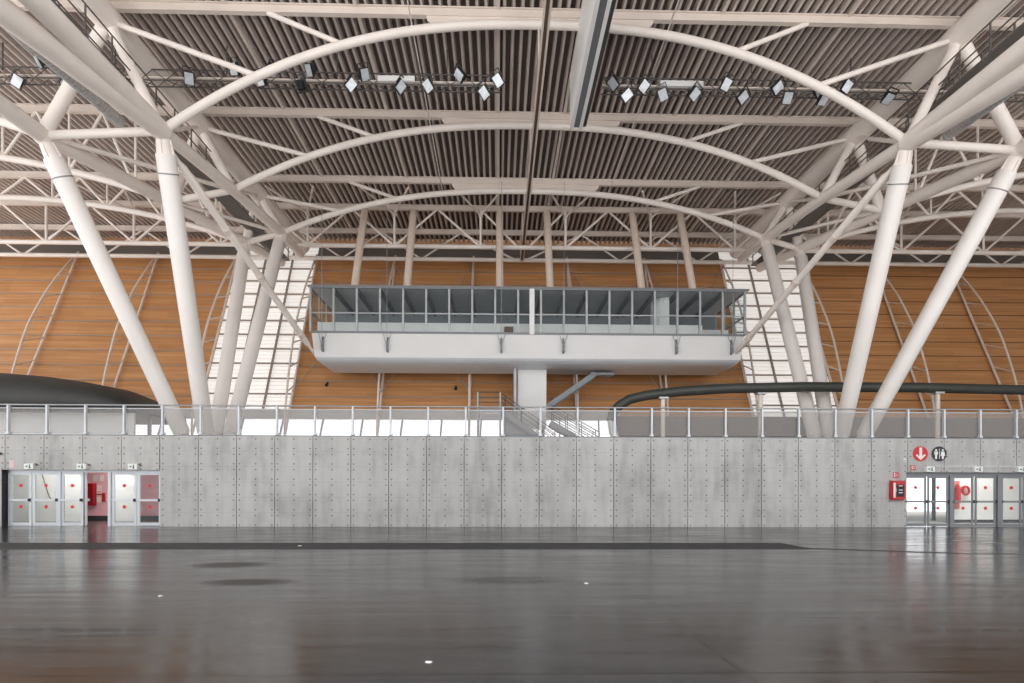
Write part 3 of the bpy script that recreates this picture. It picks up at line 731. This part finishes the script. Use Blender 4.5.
# ------------------------------------------------------------------ dark tube on posts (right) and dark canopy (left)
tb = thing('dark_tube', 'long dark tube on pale posts above the right balcony, bent down at left', 'duct', (16, 31, MZ))
zc = 6.72
pts = [(5.95, 31.6, MZ), (6.05, 31.6, 4.6), (6.1, 31.6, 5.2)]
arc = [(5.95, 31.5, 5.25), (6.05, 31.5, 5.7), (6.35, 31.45, 6.05), (6.9, 31.4, 6.4), (7.8, 31.3, 6.6), (9.5, 31.2, 6.8), (12, 31, 6.94), (16, 30.9, 7.02), (22, 31, 7.04), (28, 31.4, 7.02), (33, 32, 7.0)]
MB().path(arc, .26, 18).build('tube', DUCT, tb)
MB().path([(6.35, 31.5, MZ-.03), (6.05, 31.5, 4.7), (5.97, 31.5, 5.3)], .22, 14).build('end_sleeve', WHITE, tb)
for x, h in ((8.6, 6.45), (13.75, 6.72), (23.2, 6.8)):
    MB().tube((x, 31.1, MZ-.03), (x, 31.1, h), .12).build('post', BEAM, tb)
    MB().box(x-.24, x+.24, 30.9, 31.3, h-.08, h+.02).build('saddle', GALV, tb)
cn = thing('dark_canopy', 'low dark domed canopy rising above the left balcony railing', 'canopy', (-24, 33, MZ))
m = MB(); n = 40; rows = []
prof = [(-18.1, .1), (-18.35, .6), (-18.8, .95), (-20.1, 1.5), (-22, 1.87), (-23.8, 2.12), (-25.4, 2.25), (-27.5, 2.38), (-32, 2.5), (-40, 2.5)]
for x, h in prof:
    R = []
    for q in range(17):
        a = math.pi*q/16; R.append(m.bm.verts.new((x, 33 - 3.2*math.cos(a)*(.55+.45*min(1, h/1.0)), 5.45 + h*max(0, math.sin(a))**.5)))
    rows.append(R)
for A, B in zip(rows, rows[1:]):
    for q in range(16): f = m.bm.faces.new((A[q], A[q+1], B[q+1], B[q])); f.smooth = True
for A, B in zip(rows, rows[1:]): m.bm.faces.new((A[0], B[0], B[16], A[16]))
m.bm.faces.new(rows[-1])
m.build('roof_skin', CANOPY, cn)
MB().box(-40, -18.4, 30.6, 30.75, MZ-.03, 5.47).build('base_panel', WHITE, cn)
for x in (-19, -22, -25, -30): MB().tube((x, 33, MZ-.03), (x, 33, 5.5), .1).build('post', GALV, cn)

struct(MB().box(6.2, 38, 32.3, 32.45, MZ-.03, 5.62), 'wall_balcony', plain('brown_grey_render', (92, 80, 71), .7, 0, .06, .6))
# ------------------------------------------------------------------ balcony railing
rg = thing('balcony_railing', 'steel and frosted glass railing along the top of the concrete wall', 'railing', (1, WY+.15, MZ))
RY = WY+.16
MB().box(-41, 45, RY-.08, RY+.08, MZ, MZ+.05).build('base_rail', STAIRGREY, rg)
MB().tube((-41, RY-.02, 5.22), (45, RY-.02, 5.22), .035, n=10).build('handrail', GALV, rg)
MB().box(-41, 45, RY-.015, RY+.015, 5.06, 5.1).build('glass_cap', GALV, rg)
for q in range(-15, 17):
    x = JX+JP*q+.06
    p = MB(); p.box(x-.035, x+.035, RY-.12, RY+.02, MZ+.06, 5.2); p.box(x-.07, x+.07, RY-.14, RY+.06, MZ+.06, MZ+.14); p.build('post', ALU, rg)
    MB().box(x+.06, x+JP-.06, RY+.0, RY+.014, MZ+.09, 5.06).build('glass_panel', GLASS_RAIL, rg)

# ------------------------------------------------------------------ doors
dn = [0]
def leaf(x0, x1, y, fmat, z1, bar=True, open_deg=0, barmat=None, fw=.1):
    """one glazed door leaf hinged at x0"""
    dn[0] += 1
    r = sroot('door_%d' % dn[0], (x0, y, 0))
    m = MB(); m.box(x0, x0+fw, y-.03, y+.03, .02, z1); m.box(x1-fw, x1, y-.03, y+.03, .02, z1)
    m.box(x0+fw, x1-fw, y-.03, y+.03, z1-fw, z1); m.box(x0+fw, x1-fw, y-.03, y+.03, .02, .15); m.build('leaf_frame', fmat, r)
    MB().box(x0+fw, x1-fw, y-.006, y+.006, .15, z1-fw).build('glass_pane', GLASS_DOOR, r)
    b_ = MB(); b_.box(x0+.02, x1-.02, y-.11, y-.06, 1.08, 1.17); b_.box(x0+.02, x0+.09, y-.07, y-.02, 1.07, 1.18); b_.box(x1-.09, x1-.02, y-.07, y-.02, 1.07, 1.18)
    b_.build('push_bar', barmat or ALU, r)
    MB().box(x1-.09, x1-.01, y-.13, y-.05, 1.06, 1.19).build('latch', BLACK, r)
    cx = (x0+x1)/2
    for z in (.83, 1.75): MB().disc((cx, y-.022, z), .075, .012, 20).build('sticker', DOTRED, r)
    if open_deg: r.rotation_euler.z = math.radians(open_deg)
    return r
YD = WY+.3
LF = [(-21.06, -20.15), (-20.09, -18.99), (-18.88, -17.95), (-17.86, -16.9), (-16.72, -15.68), (-15.64, -14.62)]
for q, (a, b_) in enumerate(LF):
    if q == 3:
        o = leaf(a, b_, YD, ALU, 2.32); o.rotation_euler.z = math.radians(122)
    else: leaf(a, b_, YD, ALU, 2.32)
fr = MB(); fr.box(DL0+.1, DL1, YD-.05, YD+.06, 2.32, DH)
for x in (-18.935, -16.81): fr.box(x-.06, x+.06, YD-.08, YD+.06, 0, 2.34)
fr.box(DL1-.05, DL1, YD-.05, YD+.06, 0, 2.4); fr.box(DL0+.08, DL0+.14, YD-.05, YD+.06, 0, 2.4)
struct(fr, 'trim_door_left', ALU)
struct(MB().box(DL0, DL0+.03, WY+.02, YD+.1, 0, DH), 'trim_reveal_left', BLACK)
RF = [(18.14, 19.1), (19.17, 20.1), (20.3, 21.25), (21.33, 22.27), (22.52, 23.44), (23.52, 24.44)]
for a, b_ in RF: leaf(a, b_, YD, DARKALU, 2.24, True, 0, DARKALU, .07)
fr = MB(); fr.box(DR0, DR1, YD-.05, YD+.06, 2.24, DH)
for x, wd in ((18.07, .06), (20.2, .07), (22.4, .1), (24.52, .06)): fr.box(x-wd, x+wd, YD-.09, YD+.06, 0, 2.3)
struct(fr, 'trim_door_right', DARKALU)
# vestibule behind the left doors
struct(MB().box(-27, -20.55, 30.0, 30.15, 0, 3.5), 'wall_vestibule', WHITE)
struct(MB().box(-19.15, -17.85, 30.0, 30.15, 0, 3.5), 'wall_vestibule_piece', WHITE)  # white wall piece behind the fifth left door leaf
struct(MB().box(-24, -16, 31.5, 31.62, .22, 3.5), 'wall_vestibule_pink', PINK)
struct(MB().box(-24, -16, 31.46, 31.6, 0, .22), 'baseboard_vestibule', DARKGREY)
cab = thing('fire_cabinet', 'dark red fire cabinet on the pink wall behind the open left door', 'fire cabinet', (-21.0, 31.5, .8))
MB().box(-21.22, -20.84, 31.26, 31.5, .76, 1.9).build('case', RED, cab)
MB().box(-21.18, -20.88, 31.245, 31.26, .82, 1.84).build('door_panel', plain('deep_red', (150, 10, 24), .4), cab)
MB().box(-20.5, -20.38, 31.4, 31.5, .95, 1.4).build('hand_extinguisher', RED, cab)
MB().tube((-20.84, 31.44, 1.32), (-20.45, 31.44, 1.32), .025, n=6).build('hose', BLACK, cab)
for q, (x, z) in enumerate(((-20.88, 2.17), (-20.55, 2.17), (-20.68, 1.66), (-20.7, 1.04))):
    solo(MB().box(x-.1, x+.1, 31.47, 31.5, z-.16, z+.16), 'wall_notice', SIGNWHITE, 'small white notice on the pink wall, ' + ['above the red fire cabinet', 'upper right of the fire cabinet', 'halfway down beside the cabinet', 'lowest beside the cabinet'][q], 'notice')
# cable drapes / pipes seen through the left glass
for q, (xa, xb) in enumerate(((-22.6, -21.9), (-21.8, -21.45))):
    pts = [(xa+(xb-xa)*t, 29.95, 2.6-1.6*math.sin(t*math.pi*.5)**1.5) for t in [i/10 for i in range(11)]]
    solo(MB().path(pts, .018, 8), 'wall_cable', DARKGREY, 'dark cable drooping on the white wall behind the %s glass door' % ('second', 'third')[q], 'cable')
# vestibule behind the right doors: white wall, the first bay open to daylight
struct(MB().box(22.42, 28, 29.2, 29.35, 0, 3.5), 'wall_lobby', WHITE)
struct(MB().box(22.42, 28, 29.14, 29.22, 0, .18), 'baseboard_lobby', DARKGREY)
solo(MB().tube((23.3, 31.5, 0), (23.3, 31.5, 3.55), .1), 'steel_post', STAIRGREY, 'grey steel post outside, seen through the second right glass door', 'post')
for q in range(3): struct(MB().bar((16, 30+q*3.5, 3.3-.12*q), (28, 30+q*3.5, 3.3-.12*q), .3, .25), 'trim_soffit_%d' % (q+1), DARKGREY)
fx = thing('fire_extinguisher', 'red fire hose and extinguisher on the white lobby wall behind the third right door', 'fire extinguisher', (22.8, 29.0, .9))
MB().path([(22.66, 29.0, 1.0), (22.66, 29.0, 1.75), (22.66, 29.0, 1.9), (22.66, 29.0, 1.96)], [.13, .13, .07, .05], 14).build('bottle', RED, fx)
MB().path([(23.1+.17*math.cos(a), 29.05, 1.62+.2*math.sin(a)) for a in [2*math.pi*q/16 for q in range(17)]], .06, 8).build('hose_reel', RED, fx)
MB().box(22.47, 22.84, 29.11, 29.14, .7, 2.1).build('back_board', plain('faded_red_board', (206, 120, 112), .6), fx)
struct(MB().box(17.2, 38, 28.0, 46, 0, .015), 'floor_terrace', TERRACE)
# unseen fill lights added to brighten both vestibules
for q, (x0, x1, y, lab) in enumerate(((-22.5, -17, 28.6, 'added fill light inside the left door lobby'), (21.5, 25, 27.8, 'added fill light inside the right door lobby'))):
    lp = thing('lobby_fill', lab, 'fill light', ((x0+x1)/2, y, 3.4))
    MB().box(x0, x1, y-.2, y+.2, 3.44, 3.55).build('housing', WHITE, lp); MB().box(x0+.05, x1-.05, y-.15, y+.15, 3.4, 3.44).build('diffuser', LOBBYFILL, lp)

# ------------------------------------------------------------------ signs and wall equipment
ex = 0
for x, lab in ((-19.95, 'leftmost exit sign box above the left doors'), (-17.75, 'middle exit sign box above the left doors'), (-15.6, 'rightmost exit sign box above the left doors'), (18.98, 'exit sign box above the first pair of right doors'), (21.13, 'exit sign box above the second pair of right doors'), (23.1, 'exit sign box above the third pair of right doors')):
    e = thing('exit_sign', lab, 'exit sign', (x, WY-.1, 2.5))
    MB().box(x-.19, x+.19, WY-.16, WY, 2.52, 2.76).build('case', SIGNWHITE, e)
    y = WY-.172
    MB().prism([(x-.06, 2.6), (x-.06, 2.68), (x-.13, 2.64)], 'y', y, y+.012).build('arrow_mark', GREEN, e)
    m = MB(); m.box(x-.06, x-.02, y, y+.012, 2.63, 2.65)
    m.box(x+.03, x+.07, y, y+.012, 2.6, 2.69); m.box(x+.02, x+.05, y, y+.012, 2.56, 2.61); m.box(x+.06, x+.09, y, y+.012, 2.56, 2.61); m.disc((x+.05, y, 2.71), .018, .012, 10)
    m.build('running_figure', GREEN, e)
    m = MB().bar((x+.16, WY-.02, 2.76), (x+.3, WY-.02, 2.7), .05, .05); m.build('cable_gland', BROWN, e); e.location.z -= .08
# round signs
s1 = thing('round_sign', 'round red sign with a white arrow pointing down', 'sign', (18.62, WY, 3.2))
C1 = (18.62, WY-.03, 3.24)
MB().disc(C1, .33, .03, 40).build('disc', SIGNRED, s1)
m = MB(); y0, y1 = WY-.042, WY-.03
m.prism([(C1[0]-.06, C1[2]+.27), (C1[0]+.06, C1[2]+.27), (C1[0]+.06, C1[2]-.12), (C1[0]+.17, C1[2]-.02), (C1[0]+.22, C1[2]-.07), (C1[0], C1[2]-.28), (C1[0]-.22, C1[2]-.07), (C1[0]-.17, C1[2]-.02), (C1[0]-.06, C1[2]-.12)], 'y', y0, y1)
m.build('arrow', SIGNWHITE, s1)
s2 = thing('round_sign', 'round navy toilet sign with two white figures', 'sign', (19.42, WY, 3.2)); C2 = (19.46, WY-.03, 3.24)
MB().disc(C2, .33, .03, 40).build('disc', NAVY, s2)
for sx in (-1, 1):
    x, z = C2[0]+sx*.15, C2[2]
    m = MB(); m.disc((x, y0, z+.16), .045, .012, 14)
    if sx < 0: m.prism([(x-.08, z+.1), (x+.08, z+.1), (x+.075, z-.03), (x+.04, z-.06), (x+.04, z-.23), (x-.04, z-.23), (x-.04, z-.06), (x-.075, z-.03)], 'y', y0, y1)
    else: m.prism([(x-.07, z+.1), (x+.07, z+.1), (x+.1, z-.1), (x+.04, z-.1), (x+.04, z-.23), (x-.04, z-.23), (x-.04, z-.1), (x-.1, z-.1)], 'y', y0, y1)
    m.build('figure', SIGNWHITE, s2)
MB().box(C2[0]-.009, C2[0]+.009, y0, y1, C2[2]-.22, C2[2]+.22).build('divider', SIGNWHITE, s2)
# hose cabinet
hc = thing('hose_cabinet', 'red fire hose cabinet with dark window on the concrete wall left of the right doors', 'fire cabinet', (17.55, WY-.1, 1.15))
hx0, hx1, hz0, hz1 = 17.22, 17.86, 1.2, 2.05
m = MB(); m.box(hx0, hx1, WY-.2, WY, hz0, hz1); bmesh.ops.bevel(m.bm, geom=m.bm.edges[:], offset=.04, segments=2, affect='EDGES'); m.build('case', RED, hc)
MB().box(hx0+.07, hx0+.16, WY-.215, WY-.2, hz0+.1, hz1-.1).build('white_stripe', SIGNWHITE, hc)
MB().box(hx0+.22, hx1-.1, WY-.215, WY-.2, hz0+.14, hz1-.17).build('dark_window', BLACK, hc)
for z in (1.5, 1.62, 1.8): MB().box(hx0+.3, hx1-.17, WY-.224, WY-.215, z, z+.035).build('label_strip', SIGNWHITE, hc)
MB().box(hx0+.16, hx0+.2, WY-.23, WY-.2, 1.55, 1.7).build('latch', GALV, hc)
for x, z, sz, lab in ((17.52, 2.3, .12, 'small red pictogram plate above the fire hose cabinet'), (18.3, 2.62, .1, 'small red pictogram plate under the round red sign')):
    p = thing('fire_pictogram', lab, 'sign', (x, WY-.02, z-.12))
    MB().box(x-sz, x+sz, WY-.02, WY, z-sz, z+sz).build('plate', SIGNRED, p)
    MB().path([(x+.5*sz*math.cos(a), WY-.026, z+.5*sz*math.sin(a)) for a in [2*math.pi*q/12 for q in range(13)]], .014, 6).build('hose_mark', SIGNWHITE, p)
    MB().box(x-.75*sz, x-.45*sz, WY-.028, WY-.02, z-.8*sz, z+.8*sz).build('bar_mark', SIGNWHITE, p)
o = thing('wall_sensor', 'tiny white sensor on the concrete left of the round red sign', 'sensor', (17.88, WY-.05, 2.93))
MB().box(17.83, 17.93, WY-.08, WY, 2.88, 3.02).build('case', SIGNWHITE, o); MB().disc((17.88, WY-.095, 2.93), .025, .016, 12).build('lens', BLACK, o)
solo(MB().box(19.3, 23.6, WY-.03, WY, 2.68, 2.71), 'cable_conduit', ALU, 'thin pale conduit running above the right exit signs', 'conduit')
o = thing('wall_fixture', 'small black knob on the concrete at the far left', 'knob', (-21.2, WY, 3.1))
MB().path([(-21.2, WY, 3.1), (-21.2, WY-.05, 3.1), (-21.2, WY-.09, 3.1)], [.03, .04, .07], 12).build('stem', BLACK, o)
solo(MB().box(-20.86, -20.66, WY-.012, WY, 2.5, 2.82), 'wall_notice', plain('pale_pink_paper', (226, 196, 196), .8), 'faded pink notice on the concrete above the far left door', 'notice')

# ------------------------------------------------------------------ floor trench and litter
tr = thing('floor_trench_cover', 'dark steel service trench cover crossing the whole floor', 'trench cover', (0, 17, 0))
m = MB(); m.box(-33, 8.6, 16.2, 17.95, -.02, .008); m.build('plate', plain('dark_trench_steel', (34, 33, 33), .6, 0, .15, 1.5), tr)
for y in (16.2, 16.75, 17.4, 17.95): MB().box(-33, 8.6, y-.02, y+.02, -.02, .014).build('edge_strip', DARKGREY, tr)
MB().prism([(8.6, 16.2), (12.2, 14.9), (30, 14.9), (30, 14.98), (12.2, 15.0), (8.6, 16.5)], 'z', -.02, .008).build('tail_plate', DARKGREY, tr)
def scrap(x, y, s, mat, nm, lab, cat):
    m = MB(); bmesh.ops.create_icosphere(m.bm, subdivisions=2, radius=s)
    for v in m.bm.verts: v.co = V((v.co.x*random.uniform(.7, 1.3), v.co.y*random.uniform(.7, 1.2), abs(v.co.z)*.35*random.uniform(.5, 1.3)))
    bmesh.ops.translate(m.bm, verts=m.bm.verts[:], vec=(x, y, .004))
    solo(m, nm, mat, lab, cat)
scrap(-5.05, 9.05, .035, PAPER, 'paper_scrap', 'tiny white paper scrap below the dark floor stains', 'litter')
scrap(-.64, 5.55, .032, PAPER, 'paper_scrap', 'largest pale paper scrap, lower middle of the floor', 'litter')
scrap(1.5, 10.2, .04, PAPER, 'paper_scrap', 'tiny pale paper scrap in the middle of the floor', 'litter')
scrap(-5.6, 17.0, .06, PAPER, 'paper_scrap', 'small pale paper scrap on the dark trench cover', 'litter')

# ------------------------------------------------------------------ light
wd = bpy.data.worlds.new('sky_with_uplight'); SC.world = wd; wd.use_nodes = True
wn = wd.node_tree; bg = wn.nodes['Background']
wt = N(wn, 'ShaderNodeTexCoord'); wx = N(wn, 'ShaderNodeSeparateXYZ'); L(wn, wt.outputs['Generated'], wx.inputs[0])
L(wn, ramp(wn, M_(wn, 'ADD', M_(wn, 'MULTIPLY', wx.outputs[2], .5), .5), [(0, (.86, .84, .83)), (.46, (.86, .84, .83)), (.5, (.86, .86, .87)), (.56, (.6, .6, .61)), (1, (.5, .51, .53))]), bg.inputs[0])  # part below the horizon brightened to light the roof from beneath
bg.inputs[1].default_value = 1.9

# ------------------------------------------------------------------ camera
cam = bpy.data.cameras.new('camera'); co = bpy.data.objects.new('camera', cam); COL.objects.link(co)
cam.sensor_width = 36; cam.sensor_fit = 'HORIZONTAL'; cam.lens = 598/1024*36
cam.shift_x = 0; cam.shift_y = (490-341.5)/1024
co.matrix_world = Matrix.Translation((0, 0, 1.6)) @ Matrix.Rotation(math.radians(-1.3), 4, 'Z') @ Matrix.Rotation(math.radians(90), 4, 'X') @ Matrix.Rotation(math.radians(.125), 4, 'Z')
cam.clip_end = 300
SC.camera = co
SC.view_settings.view_transform = 'Standard'; SC.view_settings.look = 'None'; SC.view_settings.gamma = 1
SC.view_settings.use_curve_mapping = False; SC.view_settings.exposure = 0.68
SC.cycles.max_bounces = 8
